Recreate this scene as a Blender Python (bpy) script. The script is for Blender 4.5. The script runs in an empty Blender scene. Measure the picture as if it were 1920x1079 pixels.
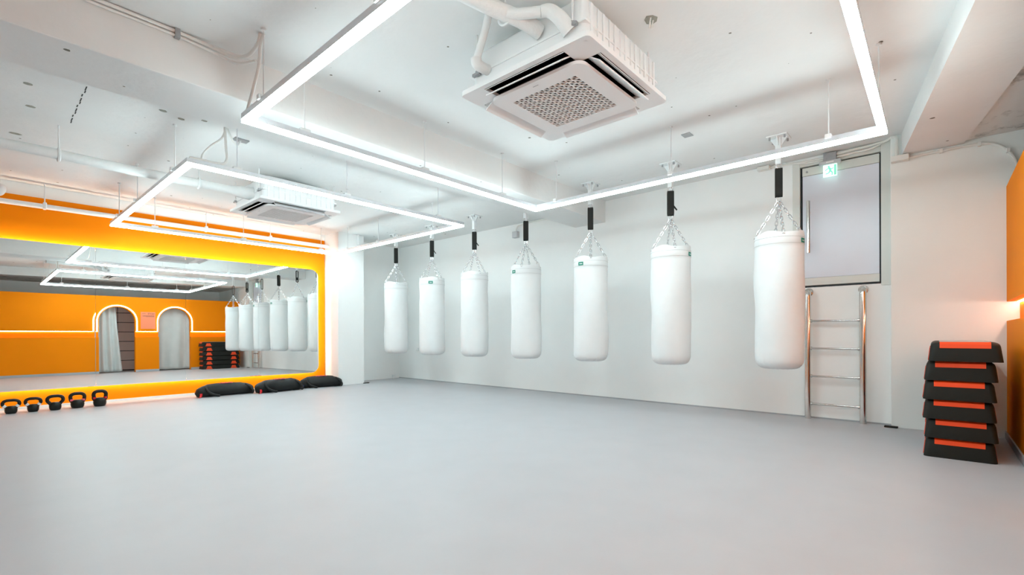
import bpy, bmesh, math, random
from mathutils import Vector, Matrix
random.seed(7)
PI = math.pi
S = bpy.context.scene
COL = S.collection

# ------------------------------------------------------------------ camera, world, exposure
YAW = math.atan(797 / 897.6)
ROLL = math.radians(.18)
CAM_H = .87
Fv = Vector((math.cos(YAW), math.sin(YAW), 0))
R0 = Vector((math.sin(YAW), -math.cos(YAW), 0))
U0 = Vector((0, 0, 1))
Rv = R0 * math.cos(ROLL) - U0 * math.sin(ROLL)
Uv = U0 * math.cos(ROLL) + R0 * math.sin(ROLL)
cam = bpy.data.objects.new('camera', bpy.data.cameras.new('camera'))
COL.objects.link(cam)
cam.matrix_world = Matrix(((Rv.x, Uv.x, -Fv.x, 0), (Rv.y, Uv.y, -Fv.y, 0), (Rv.z, Uv.z, -Fv.z, CAM_H), (0, 0, 0, 1)))
cam.data.sensor_width = 36
cam.data.lens = 897.6 / 1920 * 36
cam.data.shift_y = 88.5 / 1920
cam.data.clip_start = .02
S.camera = cam
w = bpy.data.worlds.new('world'); S.world = w; w.use_nodes = True
w.node_tree.nodes['Background'].inputs[0].default_value = (.8, .85, .9, 1)
w.node_tree.nodes['Background'].inputs[1].default_value = .3
S.view_settings.view_transform = 'Standard'
S.view_settings.look = 'None'
S.view_settings.exposure = 1.16
S.view_settings.gamma = 1
S.view_settings.use_curve_mapping = False
S.cycles.diffuse_bounces = 6
S.cycles.glossy_bounces = 6
S.cycles.max_bounces = 10
LED = 17.0          # ceiling frame lights
STRIP = 15.0        # strips hidden behind the mirror edge
GROOVE = 11.0       # strip in the partition groove
NEON = 4.0          # arch trims

# ------------------------------------------------------------------ materials
MATS = {}
def srgb(r, g, b):
    f = lambda c: (c / 255 / 12.92) if c / 255 <= .04045 else ((c / 255 + .055) / 1.055) ** 2.4
    return (f(r), f(g), f(b), 1)
def mat(name, col, rough=.5, metal=0., spec=.5, noise=0., nscale=6., bump=0., bscale=40., emit=0., ecol=None, trans=0.):
    m = bpy.data.materials.new(name); m.use_nodes = True
    nt = m.node_tree; b = nt.nodes['Principled BSDF']
    b.inputs['Base Color'].default_value = col
    b.inputs['Roughness'].default_value = rough
    b.inputs['Metallic'].default_value = metal
    b.inputs['Specular IOR Level'].default_value = spec
    if trans: b.inputs['Transmission Weight'].default_value = trans
    if emit:
        b.inputs['Emission Color'].default_value = ecol or col
        b.inputs['Emission Strength'].default_value = emit
    tc = None
    if noise or bump:
        tc = nt.nodes.new('ShaderNodeTexCoord')
    if noise:
        n = nt.nodes.new('ShaderNodeTexNoise'); n.inputs['Scale'].default_value = nscale; n.inputs['Detail'].default_value = 5
        nt.links.new(tc.outputs['Object'], n.inputs['Vector'])
        r = nt.nodes.new('ShaderNodeMapRange'); r.inputs[1].default_value = .3; r.inputs[2].default_value = .7
        r.inputs[3].default_value = 1 - noise; r.inputs[4].default_value = 1 + noise * .3
        nt.links.new(n.outputs['Fac'], r.inputs[0])
        mx = nt.nodes.new('ShaderNodeMix'); mx.data_type = 'RGBA'; mx.blend_type = 'MULTIPLY'; mx.inputs[0].default_value = 1
        mx.inputs[6].default_value = col
        nt.links.new(r.outputs[0], mx.inputs[7]); nt.links.new(mx.outputs[2], b.inputs['Base Color'])
    if bump:
        n = nt.nodes.new('ShaderNodeTexNoise'); n.inputs['Scale'].default_value = bscale; n.inputs['Detail'].default_value = 4
        nt.links.new(tc.outputs['Object'], n.inputs['Vector'])
        bp = nt.nodes.new('ShaderNodeBump'); bp.inputs['Strength'].default_value = bump; bp.inputs['Distance'].default_value = .02
        nt.links.new(n.outputs['Fac'], bp.inputs['Height']); nt.links.new(bp.outputs[0], b.inputs['Normal'])
    MATS[name] = m
    return m

def ceiling_mat(name, col, dirt=.0):
    m = mat(name, col, .85, spec=.2, noise=.05, nscale=1.3, bump=.25, bscale=9)
    nt = m.node_tree; b = nt.nodes['Principled BSDF']
    src = b.inputs['Base Color'].links[0].from_socket
    tc = [n for n in nt.nodes if n.type == 'TEX_COORD'][0]
    v = nt.nodes.new('ShaderNodeTexVoronoi'); v.voronoi_dimensions = '2D'; v.inputs['Scale'].default_value = 2.9
    nt.links.new(tc.outputs['Object'], v.inputs['Vector'])
    n = nt.nodes.new('ShaderNodeTexNoise'); n.inputs['Scale'].default_value = 30
    nt.links.new(tc.outputs['Object'], n.inputs['Vector'])
    sep = nt.nodes.new('ShaderNodeSeparateColor'); nt.links.new(v.outputs['Color'], sep.inputs[0])
    # radius of each chip differs from cell to cell
    rad = nt.nodes.new('ShaderNodeMath'); rad.operation = 'POWER'; rad.inputs[1].default_value = 3.0
    nt.links.new(sep.outputs[0], rad.inputs[0])
    rad2 = nt.nodes.new('ShaderNodeMath'); rad2.operation = 'MULTIPLY'; rad2.inputs[1].default_value = .055
    nt.links.new(rad.outputs[0], rad2.inputs[0]); rad = rad2
    d = nt.nodes.new('ShaderNodeMath'); d.operation = 'MULTIPLY_ADD'; d.inputs[1].default_value = .05
    nt.links.new(n.outputs['Fac'], d.inputs[0]); nt.links.new(v.outputs['Distance'], d.inputs[2])
    sub = nt.nodes.new('ShaderNodeMath'); sub.operation = 'SUBTRACT'; sub.inputs[1].default_value = .012
    nt.links.new(d.outputs[0], sub.inputs[0])
    lt = nt.nodes.new('ShaderNodeMath'); lt.operation = 'LESS_THAN'
    nt.links.new(sub.outputs[0], lt.inputs[0]); nt.links.new(rad.outputs[0], lt.inputs[1])
    mx = nt.nodes.new('ShaderNodeMix'); mx.data_type = 'RGBA'
    nt.links.new(lt.outputs[0], mx.inputs[0]); nt.links.new(src, mx.inputs[6]); mx.inputs[7].default_value = srgb(120, 116, 106)
    last = mx.outputs[2]
    if dirt:
        n2 = nt.nodes.new('ShaderNodeTexNoise'); n2.inputs['Scale'].default_value = 3.2; n2.inputs['Detail'].default_value = 9; n2.inputs['Roughness'].default_value = .7
        nt.links.new(tc.outputs['Object'], n2.inputs['Vector'])
        r = nt.nodes.new('ShaderNodeMapRange'); r.inputs[1].default_value = .52; r.inputs[2].default_value = .68; r.inputs[3].default_value = 0; r.inputs[4].default_value = dirt
        nt.links.new(n2.outputs['Fac'], r.inputs[0])
        m2 = nt.nodes.new('ShaderNodeMix'); m2.data_type = 'RGBA'
        nt.links.new(r.outputs[0], m2.inputs[0]); nt.links.new(last, m2.inputs[6]); m2.inputs[7].default_value = srgb(105, 102, 92)
        last = m2.outputs[2]
    nt.links.new(last, b.inputs['Base Color'])
    return m

ceiling_mat('ceiling', (.80, .80, .79, 1))
ceiling_mat('ceiling_raw', (.80, .79, .76, 1), .9)
mat('wall', (.90, .91, .90, 1), .8, spec=.25, noise=.025, nscale=2, bump=.06, bscale=18)
mat('wall_cream', (.86, .875, .85, 1), .8, spec=.25, noise=.025, nscale=2, bump=.06, bscale=18)
mat('floor', (.46, .457, .478, 1), .42, spec=.35, noise=.035, nscale=3.5, bump=.02, bscale=60)
mat('orange', (.90, .245, .003, 1), .6, spec=.06, noise=.03, nscale=2.5, bump=.03, bscale=60)
mat('white_metal', (.80, .81, .81, 1), .4, noise=.02)
mat('white_plastic', (.86, .86, .86, 1), .4)
mat('panel_plastic', (.88, .87, .865, 1), .45)
mat('aluminium', (.72, .73, .76, 1), .35, .6)
mat('chrome', (.72, .70, .67, 1), .14, 1.0, noise=.06, nscale=20)
mat('steel', (.75, .75, .77, 1), .25, 1.0)
mat('mirror', (.90, .925, .915, 1), .0, 1.0)
mat('mirror_edge', (.75, .82, .80, 1), .2)
mat('black_fabric', (.012, .012, .010, 1), .75, bump=.2, bscale=120)
mat('black_vinyl', (.011, .012, .012, 1), .5, spec=.3, bump=.25, bscale=14)
mat('black_iron', (.009, .009, .007, 1), .42, spec=.3, bump=.1, bscale=150)
mat('black_plastic', (.012, .0115, .009, 1), .6, spec=.25, bump=.06, bscale=200)
mat('orange_rubber', srgb(238, 72, 14), .5)
mat('red', srgb(205, 22, 30), .6)
mat('pink', srgb(232, 96, 110), .5)
mat('white_paint', (.82, .83, .83, 1), .45)
mat('blue', srgb(30, 45, 105), .6)
mat('bag_canvas', (.79, .80, .80, 1), .55, spec=.3, noise=.02, nscale=9, bump=.14, bscale=11)
mat('thread', (.45, .45, .44, 1), .8)
mat('teal_tag', srgb(30, 135, 115), .6)
mat('glass_frosted', srgb(220, 224, 234), .28, spec=.5, noise=.03, nscale=3)
mat('door_paint', (.70, .71, .67, 1), .45, noise=.03, nscale=7)
mat('gasket', (.02, .025, .03, 1), .6)
mat('dark', (.03, .03, .028, 1), .8)
mat('pit', (.36, .35, .30, 1), .9, noise=.2, nscale=40)
mat('galvanised', (.42, .42, .43, 1), .4, .7, noise=.1, nscale=30)
mat('pipe_wrap', (.80, .805, .795, 1), .6, noise=.03, nscale=10, bump=.3, bscale=26)
mat('conduit', (.78, .77, .73, 1), .5)
mat('cable', (.80, .78, .75, 1), .5)
mat('sign_grey', (.55, .56, .58, 1), .4)
mat('exit_white', (.75, .95, .88, 1), .4, emit=.55, ecol=(.62, 1, .86, 1))
mat('exit_green', (.25, .70, .52, 1), .4, emit=.22, ecol=(.25, .9, .68, 1))
mat('led', (1, 1, 1, 1), .5, emit=LED, ecol=(.785, .975, 1.0, 1))
mat('led_strip', (1, .95, .85, 1), .5, emit=STRIP, ecol=(1, .93, .74, 1))
mat('led_groove', (1, .95, .85, 1), .5, emit=GROOVE, ecol=(1, .95, .82, 1))
mat('led_neon', (1, .97, .92, 1), .5, emit=NEON, ecol=(1, .95, .86, 1))
mat('curtain', (.58, .60, .59, 1), .8, spec=.2, noise=.05, nscale=5, bump=.2, bscale=10)
mat('locker', srgb(240, 206, 195), .5, noise=.03)
mat('poster', srgb(246, 138, 98), .6)
mat('ink', (.03, .02, .02, 1), .7)
mat('grey_base', (.40, .41, .43, 1), .6)

# ------------------------------------------------------------------ mesh helpers
class MB:
    def __init__(s): s.v = []; s.f = []
    def add(s, vs, fs):
        o = len(s.v); s.v += [tuple(p) for p in vs]; s.f += [tuple(i + o for i in f) for f in fs]; return s
    def box(s, x0, x1, y0, y1, z0, z1):
        vs = [(x, y, z) for z in (z0, z1) for y in (y0, y1) for x in (x0, x1)]
        return s.add(vs, [(0, 2, 3, 1), (4, 5, 7, 6), (0, 1, 5, 4), (2, 6, 7, 3), (0, 4, 6, 2), (1, 3, 7, 5)])
    def obox(s, c, ax, ay, az):           # oriented box from centre and three half-axes
        c, ax, ay, az = map(Vector, (c, ax, ay, az))
        vs = [c + ax * i + ay * j + az * k for k in (-1, 1) for j in (-1, 1) for i in (-1, 1)]
        return s.add(vs, [(0, 2, 3, 1), (4, 5, 7, 6), (0, 1, 5, 4), (2, 6, 7, 3), (0, 4, 6, 2), (1, 3, 7, 5)])
    def prism(s, poly, fn, a, b):         # poly of 2-D points, fn(p, q, t) -> xyz, extruded from t=a to t=b
        n = len(poly)
        vs = [fn(p, q, a) for p, q in poly] + [fn(p, q, b) for p, q in poly]
        fs = [tuple(range(n - 1, -1, -1)), tuple(range(n, 2 * n))] + [(i, (i + 1) % n, n + (i + 1) % n, n + i) for i in range(n)]
        return s.add(vs, fs)
    def tube(s, path, r, n=10, closed=False, caps=True, sx=1., up=None):
        P = [Vector(p) for p in path]; m = len(P)
        rr = r if isinstance(r, (list, tuple)) else [r] * m
        rings = []; prev = None
        for i, p in enumerate(P):
            if closed: t = P[(i + 1) % m] - P[i - 1]
            else: t = P[min(i + 1, m - 1)] - P[max(i - 1, 0)]
            t.normalize()
            if prev is None:
                a = Vector(up) if up else (Vector((0, 0, 1)) if abs(t.z) < .9 else Vector((1, 0, 0)))
            else: a = prev
            a = (a - t * a.dot(t)); a.normalize(); prev = a
            b = t.cross(a)
            rings.append([p + (a * math.cos(k * 2 * PI / n) + b * math.sin(k * 2 * PI / n) * sx) * rr[i] for k in range(n)])
        vs = [q for ring in rings for q in ring]; fs = []
        for i in range(m if closed else m - 1):
            j = (i + 1) % m
            for k in range(n):
                fs.append((i * n + k, i * n + (k + 1) % n, j * n + (k + 1) % n, j * n + k))
        if caps and not closed:
            fs.append(tuple(range(n - 1, -1, -1))); fs.append(tuple((m - 1) * n + k for k in range(n)))
        return s.add(vs, fs)
    def cyl(s, a, b, r, n=16): return s.tube([a, b], r, n)
    def lathe(s, prof, n=32, fn=None, c=(0, 0, 0)):   # prof of (r, z); closed at the axis when r = 0
        vs = []; idx = []
        for r, z in prof:
            if r < 1e-6:
                idx.append([len(vs)]); vs.append((c[0], c[1], c[2] + z))
            else:
                row = []
                for k in range(n):
                    th = k * 2 * PI / n
                    rr, zz = fn(r, z, th) if fn else (r, z)
                    row.append(len(vs)); vs.append((c[0] + rr * math.cos(th), c[1] + rr * math.sin(th), c[2] + zz))
                idx.append(row)
        fs = []
        for A, B in zip(idx, idx[1:]):
            if len(A) == 1 and len(B) == 1: continue
            for k in range(n):
                k2 = (k + 1) % n
                if len(A) == 1: fs.append((A[0], B[k2], B[k]))
                elif len(B) == 1: fs.append((A[k], A[k2], B[0]))
                else: fs.append((A[k], A[k2], B[k2], B[k]))
        return s.add(vs, fs)
    def torus(s, c, R, r, axis='z', n=20, m=8, sy=1.):
        path = []
        for k in range(n):
            a = k * 2 * PI / n; p, q = R * math.cos(a), R * sy * math.sin(a)
            path.append({'z': (c[0] + p, c[1] + q, c[2]), 'x': (c[0], c[1] + p, c[2] + q), 'y': (c[0] + p, c[1], c[2] + q)}[axis])
        return s.tube(path, r, m, closed=True, up={'z': (0, 0, 1), 'x': (1, 0, 0), 'y': (0, 1, 0)}[axis])
    def mesh(s, name, m, smooth=40):
        me = bpy.data.meshes.new(name); me.from_pydata(s.v, [], s.f); me.update()
        bm = bmesh.new(); bm.from_mesh(me); bmesh.ops.recalc_face_normals(bm, faces=bm.faces); bm.to_mesh(me); bm.free()
        me.materials.append(MATS[m])
        if smooth:
            me.polygons.foreach_set('use_smooth', [True] * len(me.polygons)); me.set_sharp_from_angle(angle=math.radians(smooth))
        return me
    def build(s, name, m, parent=None, smooth=40, bevel=0., loc=None):
        return link(name, s.mesh(name, m, smooth), parent, bevel, loc)

def link(name, me, parent=None, bevel=0., loc=None):
    o = bpy.data.objects.new(name, me); COL.objects.link(o)
    if parent: o.parent = parent
    if loc: o.location = loc
    if bevel:
        b = o.modifiers.new('bevel', 'BEVEL'); b.width = bevel; b.segments = 2; b.limit_method = 'ANGLE'; b.angle_limit = math.radians(35)
        b.harden_normals = False
    return o
def tag(o, label, cat, group=None, kind=None):
    o['label'] = label; o['category'] = cat
    if group: o['group'] = group
    if kind: o['kind'] = kind
    return o
def thing(name, label, cat, loc=(0, 0, 0), rotz=0, group=None):
    o = bpy.data.objects.new(name, None); COL.objects.link(o); o.empty_display_size = .1
    o.location = loc; o.rotation_euler = (0, 0, rotz)
    return tag(o, label, cat, group)
def struct(o, label, cat):
    o['kind'] = 'structure'; o['label'] = label; o['category'] = cat; return o
def copy_tree(root, parent=None):
    c = root.copy(); COL.objects.link(c); c.parent = parent
    for ch in [o for o in COL.objects if o.parent == root]: copy_tree(ch, c)
    return c
def text_mesh(name, body, size, m, parent, mw, thick=.0004, align='LEFT'):
    cu = bpy.data.curves.new(name, 'FONT'); cu.body = body; cu.size = size; cu.extrude = thick; cu.align_x = align
    t = bpy.data.objects.new(name, cu); COL.objects.link(t)
    dg = bpy.context.evaluated_depsgraph_get()
    me = bpy.data.meshes.new_from_object(t.evaluated_get(dg)); COL.objects.unlink(t); bpy.data.objects.remove(t)
    me.materials.clear(); me.materials.append(MATS[m])
    o = bpy.data.objects.new(name, me); COL.objects.link(o); o.parent = parent; o.matrix_local = mw
    return o
XZ = lambda p, q, t: (p, t, q)
YZ = lambda p, q, t: (t, p, q)
XY = lambda p, q, t: (p, q, t)

# ------------------------------------------------------------------ room shell
XB = 5.77            # wall with the bags
XP = 5.66            # its proud part beside the partition
YM = 8.20            # wall with the mirror
YO = -.43            # face of the orange partition
X0 = -3.2            # end wall behind the camera
YB = -2.3            # wall behind the partition
ZC = 2.70

struct(MB().box(X0, XB + .3, YB, YM + .1, -.1, 0).build('floor', 'floor', smooth=0), 'smooth pale grey vinyl floor across the gym', 'floor')

# ceiling: near bay, dropped beam, far bay (slightly sloping), skewed beam, raw soffit
struct(MB().box(X0, XB + .3, -1.6, 3.45, ZC, ZC + .12).build('ceiling', 'ceiling', smooth=0), 'white painted concrete ceiling of the near bay around the large air conditioner', 'ceiling')
def zfar(x): return 2.715 - .0135 * x
m = MB(); m.add([(X0, 3.7, zfar(X0)), (XB + .3, 3.7, zfar(XB + .3)), (XB + .3, YM + .1, zfar(XB + .3)), (X0, YM + .1, zfar(X0)), (X0, 3.7, 2.85), (XB + .3, 3.7, 2.85), (XB + .3, YM + .1, 2.85), (X0, YM + .1, 2.85)],
      [(0, 1, 2, 3), (4, 7, 6, 5), (0, 4, 5, 1), (1, 5, 6, 2), (2, 6, 7, 3), (3, 7, 4, 0)])
farc = struct(m.build('ceiling', 'ceiling', smooth=0), 'white painted concrete ceiling of the far bay in front of the mirror', 'ceiling')
struct(MB().box(X0, XB + .02, 3.40, 3.90, 2.41, 2.80).build('ceiling_beam', 'ceiling', smooth=0, bevel=.006), 'long white concrete beam across the ceiling between the two light frames', 'beam')
yb = lambda x: .258 - .16 * (XB - x)
m = MB(); m.prism([(X0, yb(X0)), (XB + .02, yb(XB + .02)), (XB + .02, yb(XB + .02) - .415), (X0, yb(X0) - .415)], XY, 2.50, 2.78)
struct(m.build('ceiling_beam', 'ceiling', smooth=0), 'skewed boxed white ceiling beam over the orange partition', 'beam')
m = MB(); m.prism([(X0, yb(X0) - .05), (XB + .1, yb(XB + .1) - .05), (XB + .1, YB), (X0, YB)], XY, 2.525, 2.65)
struct(m.build('ceiling', 'ceiling_raw', smooth=0), 'stained grey bare soffit above the orange partition', 'ceiling')

# bag wall with the door opening
DY0, DY1, DZ0, DZ1 = .36, 1.10, 1.352, 2.62
m = MB()
m.box(XB, XB + .2, DY1, YM + .1, 0, 2.78).box(XB, XB + .2, .30, DY0, 0, 2.78).box(XB, XB + .2, DY0, DY1, 0, DZ0).box(XB, XB + .2, DY0, DY1, DZ1, 2.78)
m.box(XB + .14, XB + .2, DY0, DY1, DZ0, DZ1)
struct(m.build('wall_front', 'wall', smooth=0), 'white wall behind the row of hanging punching bags', 'wall')
struct(MB().box(XP, XB + .2, YB, .32, 0, 2.78).build('wall_corner', 'wall_cream', smooth=0, bevel=.004), 'off-white wall section beside the stacked step platforms', 'wall')
struct(MB().box(X0 - .2, XB + .2, YM, YM + .2, 0, 2.85).build('wall_left', 'wall', smooth=0), 'white wall carrying the orange panel and the mirror', 'wall')
struct(MB().box(X0 - .2, X0, YB, YM + .1, 0, 2.85).build('wall_end', 'wall', smooth=0), 'plain white end wall behind the camera', 'wall')
struct(MB().box(X0 - .2, XP + .1, YB - .2, YB, 0, 2.85).build('wall_back', 'wall', smooth=0), 'white wall of the changing room behind the partition', 'wall')
struct(MB().box(4.185, 4.68, 7.72, YM + .02, 0, 2.74).build('wall_column', 'wall', smooth=0, bevel=.004), 'square white column beside the mirror', 'column')

# orange board on the mirror wall
struct(MB().box(X0, 4.17, 8.17, YM + .01, .028, 2.555).build('wall_panel', 'orange', smooth=0), 'orange painted board framing the backlit mirror', 'wall panel')
struct(MB().box(X0, 4.17, 8.155, YM + .01, 0, .028).build('baseboard_left', 'white_paint', smooth=0), 'thin white skirting under the orange board behind the kettlebells', 'baseboard')
struct(MB().box(XB - .006, XB + .01, .32, YM, 0, .014).build('shadow_line_front', 'grey_base', smooth=0), 'thin grey strip painted as the shadow line under the wall of bags', 'baseboard')  # no real skirting here: grey strip paints the shadow where wall meets floor

# ------------------------------------------------------------------ orange partition with groove and arches
AR = [(2.215, 2.99), (3.53, 4.32)]
ZS = 1.41
def arch_pts(x0, x1, zbot, n=18, grow=0.):
    cx, r = (x0 + x1) / 2, (x1 - x0) / 2 + grow
    return [(cx - r, zbot)] + [(cx - r * math.cos(k * PI / n), ZS + r * math.sin(k * PI / n)) for k in range(n + 1)] + [(cx + r, zbot)]
def board(z0, z1):
    poly = [(X0, z0)]
    for a in AR: poly += arch_pts(a[0], a[1], z0)
    poly += [(XP, z0), (XP, z1), (X0, z1)]
    return poly
PZ = 2.08
part = bpy.data.objects.new('wall_partition', None); COL.objects.link(part)
struct(part, 'orange partition wall with a lit groove and two arched openings', 'partition')
MB().prism(board(0, PZ), XZ, YO - .075, YO - .15).build('core', 'orange', part, smooth=0)
MB().prism(board(1.13, PZ), XZ, YO, YO - .075).build('upper_panel', 'orange', part, smooth=0)
xs = [X0, AR[0][0], AR[0][1], AR[1][0], AR[1][1], XP]
for i in (0, 2, 4):
    MB().box(xs[i], xs[i + 1], YO - .075, YO, .0, .972).build('lower_panel', 'orange', part, smooth=0)
    st = MB().box(xs[i] + .02, xs[i + 1] - .02, YO - .072, YO - .060, 1.122, 1.13).build('light_strip', 'led_groove', part, smooth=0)
    st['label'] = 'warm white light strip glowing in the groove'
for i in (0, 2, 4):
    struct(MB().box(xs[i], xs[i + 1], YO, YO + .012, 0, .06).build('baseboard_right', 'grey_base', smooth=0, bevel=.003),
           ['grey skirting of the orange partition left of the arches', '', 'grey skirting of the orange partition between the two arches', '', 'grey skirting of the orange partition behind the step platforms'][i], 'baseboard')
for i, a in enumerate(AR):
    pts = arch_pts(a[0], a[1], 1.125, 24, .035)
    t = thing('arch_light', ['white glowing tube around the arch with the drawn-back curtain', 'white glowing tube around the arch with the closed curtain'][i], 'light', ((a[0] + a[1]) / 2, YO, 1.125), group='arch lights')
    MB().tube([(x - (a[0] + a[1]) / 2, (.004), z - 1.125) for x, z in pts], .013, 8, up=(0, 1, 0)).build('tube', 'led_neon', t)

# changing room behind the arches
def curtain(name, label, x0t, x1t, x0b, x1b, y, folds, amp, z0=.03, z1=1.93, seed=1):
    rnd = random.Random(seed); nx, nz = 70, 26; vs = []
    ph = [rnd.uniform(0, 6) for _ in range(4)]
    for j in range(nz + 1):
        v = j / nz; z = z1 + (z0 - z1) * v; e = v ** 1.5
        a, b = x0t + (x0b - x0t) * e, x1t + (x1b - x1t) * e
        for i in range(nx + 1):
            u = i / nx
            d = amp * (.5 + .7 * v) * (math.sin(u * folds * 2 * PI + ph[0] + .8 * v) + .4 * math.sin(u * folds * 4.7 + ph[1] + 2.5 * v) + .25 * math.sin(9 * v + 7 * u + ph[2]))
            vs.append((a + (b - a) * u, d, z + .006 * math.sin(u * 17 + ph[3]) * v))
    n = nx + 1
    fs = [(j * n + i, j * n + i + 1, (j + 1) * n + i + 1, (j + 1) * n + i) for j in range(nz) for i in range(nx)]
    t = thing(name, label, 'curtain', (0, y, 0), group='changing room curtains')
    c = MB().add(vs, fs).build('cloth', 'curtain', t, smooth=80)
    sm = c.modifiers.new('solid', 'SOLIDIFY'); sm.thickness = .004
    MB().cyl((min(x0t, x0b) - .1, 0, z1 + .012), (max(x1t, 3.1 if x1t < 3 else 4.42), 0, z1 + .012), .01, 8).build('rail', 'white_metal', t)
curtain('curtain', 'grey curtain pulled to one side of the arch with lockers behind', 2.19, 2.60, 2.20, 2.74, YO - .22, 3.2, .030, seed=3)
curtain('curtain', 'grey curtain drawn across the arch nearest the step platforms', 3.47, 4.38, 3.48, 4.37, YO - .22, 2.6, .018, seed=5)
lk = thing('locker_cabinet', 'pale pink locker cabinet seen through the open arch', 'lockers', (2.35, -1.75, 0))
MB().box(0, .93, -.4, -.02, 0, 2.0).build('body', 'dark', lk, smooth=0)
for cidx in range(2):
    for r in range(7):
        x0, z0 = .01 + cidx * .46, .03 + r * .28
        d = MB().box(x0, x0 + .445, -.02, 0, z0, z0 + .262).build('locker_door', 'locker', lk, smooth=0, bevel=.003)
        MB().cyl((x0 + .41, 0, z0 + .225), (x0 + .41, .01, z0 + .225), .012, 10).build('lock', 'dark', d)
# poster between the arches
po = thing('poster', 'salmon orange notice sheet on the partition between the arches', 'poster', (3.11, YO, 1.20))
MB().box(0, .335, 0, .004, 0, .475).build('sheet', 'poster', po, smooth=0)
flip = Matrix(((-1, 0, 0, 0), (0, 0, 1, 0), (0, 1, 0, 0), (0, 0, 0, 1)))
text_mesh('lettering', 'NOTE', .058, 'ink', po, Matrix.Translation((.315, .0046, .405)) @ flip)
m = MB()
for k, (a, b) in enumerate([(.03, .31), (.06, .31), (.04, .31), (.12, .31)]):
    m.box(a, b, .004, .0046, .375 - k * .013, .380 - k * .013)
m.box(.03, .11, .004, .0046, .425, .430)
o = m.build('printed_lines', 'ink', po, smooth=0); o['kind'] = 'stuff'

# ------------------------------------------------------------------ mirror, backlit
MX1 = 4.02; MZ0, MZ1 = .222, 2.012; MYF = 8.105
mr = thing('wall_mirror', 'large frameless backlit mirror with rounded corners on the orange board', 'mirror', (0, 0, 0))
def rr_end(x0, x1, z0, z1, r, n=8):      # rectangle with both right corners rounded
    p = [(x0, z0)] + [(x1 - r + r * math.sin(k * PI / 2 / n), z0 + r - r * math.cos(k * PI / 2 / n)) for k in range(n + 1)]
    p += [(x1 - r + r * math.cos(k * PI / 2 / n), z1 - r + r * math.sin(k * PI / 2 / n)) for k in range(n + 1)] + [(x0, z1)]
    return p
LEAN = math.radians(-.45)
for k in range(7):
    x1 = MX1 - k * .99; x0 = x1 - .9885
    poly = rr_end(-(x1 - x0) / 2, (x1 - x0) / 2, -(MZ1 - MZ0) / 2, (MZ1 - MZ0) / 2, .13) if k == 0 else [(-(x1 - x0) / 2, -(MZ1 - MZ0) / 2), ((x1 - x0) / 2, -(MZ1 - MZ0) / 2), ((x1 - x0) / 2, (MZ1 - MZ0) / 2), (-(x1 - x0) / 2, (MZ1 - MZ0) / 2)]
    o = MB().prism(poly, XZ, 0, .006).build('mirror_panel', 'mirror', mr, smooth=0)
    o.location = ((x0 + x1) / 2, MYF, (MZ0 + MZ1) / 2)
    o.rotation_euler = (LEAN, 0, math.radians([0, .02, -.02, .22, .2, .2, .2][k]))
bx1 = MX1 - .035; bz0, bz1 = MZ0 + .035, MZ1 - .035
MB().prism(rr_end(X0 + .1, bx1, bz0, bz1, .09), XZ, MYF + .020, 8.17).build('backing_board', 'white_paint', mr, smooth=30)
edge = rr_end(X0 + .1, bx1 + .003, bz0 - .003, bz1 + .003, .092)[0:]
ring = [(x, z) for x, z in edge]
m = MB(); n = len(ring)
vs = [(x, 8.128, z) for x, z in ring] + [(x, 8.142, z) for x, z in ring]
m.add(vs, [(i, i + 1, n + i + 1, n + i) for i in range(n - 1)])
o = m.build('light_strip', 'led_strip', mr, smooth=30); o['label'] = 'warm light strip hidden behind the mirror edge'

# ------------------------------------------------------------------ suspended light frames
def frame_light(label, x0, x1, y0, y1, zb, rods, wd=.045):
    t = thing('frame_light', label, 'light', ((x0 + x1) / 2, (y0 + y1) / 2, zb), group='suspended rectangular light frames')
    hx, hy, h = (x1 - x0) / 2, (y1 - y0) / 2, wd / 2
    zl, zt = .022, .058
    bars = [(-hx - h, hx + h, -hy - h, -hy + h), (-hx - h, hx + h, hy - h, hy + h), (-hx - h, -hx + h, -hy + h, hy - h), (hx - h, hx + h, -hy + h, hy - h)]
    for a, b, c, d in bars:
        o = MB().box(a, b, c, d, zl, zt).build('bar', 'aluminium', t, smooth=0)
        MB().box(a + .001, b - .001, c + .001, d - .001, 0, zl).build('diffuser', 'led', o, smooth=0)
    cx, cy = (x0 + x1) / 2, (y0 + y1) / 2
    for rx, ry, zc in rods:
        o = MB().cyl((rx - cx, ry - cy, zt), (rx - cx, ry - cy, zc - zb), .0045, 8).build('hanger_rod', 'white_metal', t)
        MB().box(rx - cx - .035, rx - cx + .035, ry - cy - .02, ry - cy + .02, zt - .012, zt + .02).build('clamp', 'white_metal', o, smooth=0, bevel=.004)
        MB().cyl((rx - cx, ry - cy, zc - zb - .012), (rx - cx, ry - cy, zc - zb), .016, 10).build('ceiling_cup', 'white_metal', o)
    return t
BX0, BX1, BY0, BY1 = 1.155, 4.09, .270, 3.275
frame_light('large suspended white light frame around the near air conditioner', BX0, BX1, BY0, BY1, 2.222,
            [(1.53, BY1, ZC), (2.57, BY1, ZC), (3.55, BY1, ZC), (BX1, 3.0, ZC), (BX1, 1.75, ZC), (BX1, .58, ZC), (3.80, BY0, ZC), (2.7, BY0, ZC), (1.5, BY0, ZC), (BX0, 3.0, ZC), (BX0, 1.75, ZC), (BX0, .7, ZC)])
SX0, SX1, SY0, SY1 = 1.165, 4.13, 4.52, 7.72
rodsS = [(SX0, 4.93), (SX0, 6.35), (SX0, 7.3), (1.60, SY1), (2.68, SY1), (3.88, SY1), (1.52, SY0), (2.55, SY0), (3.75, SY0), (SX1, 5.1), (SX1, 6.4), (SX1, 7.3)]
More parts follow.
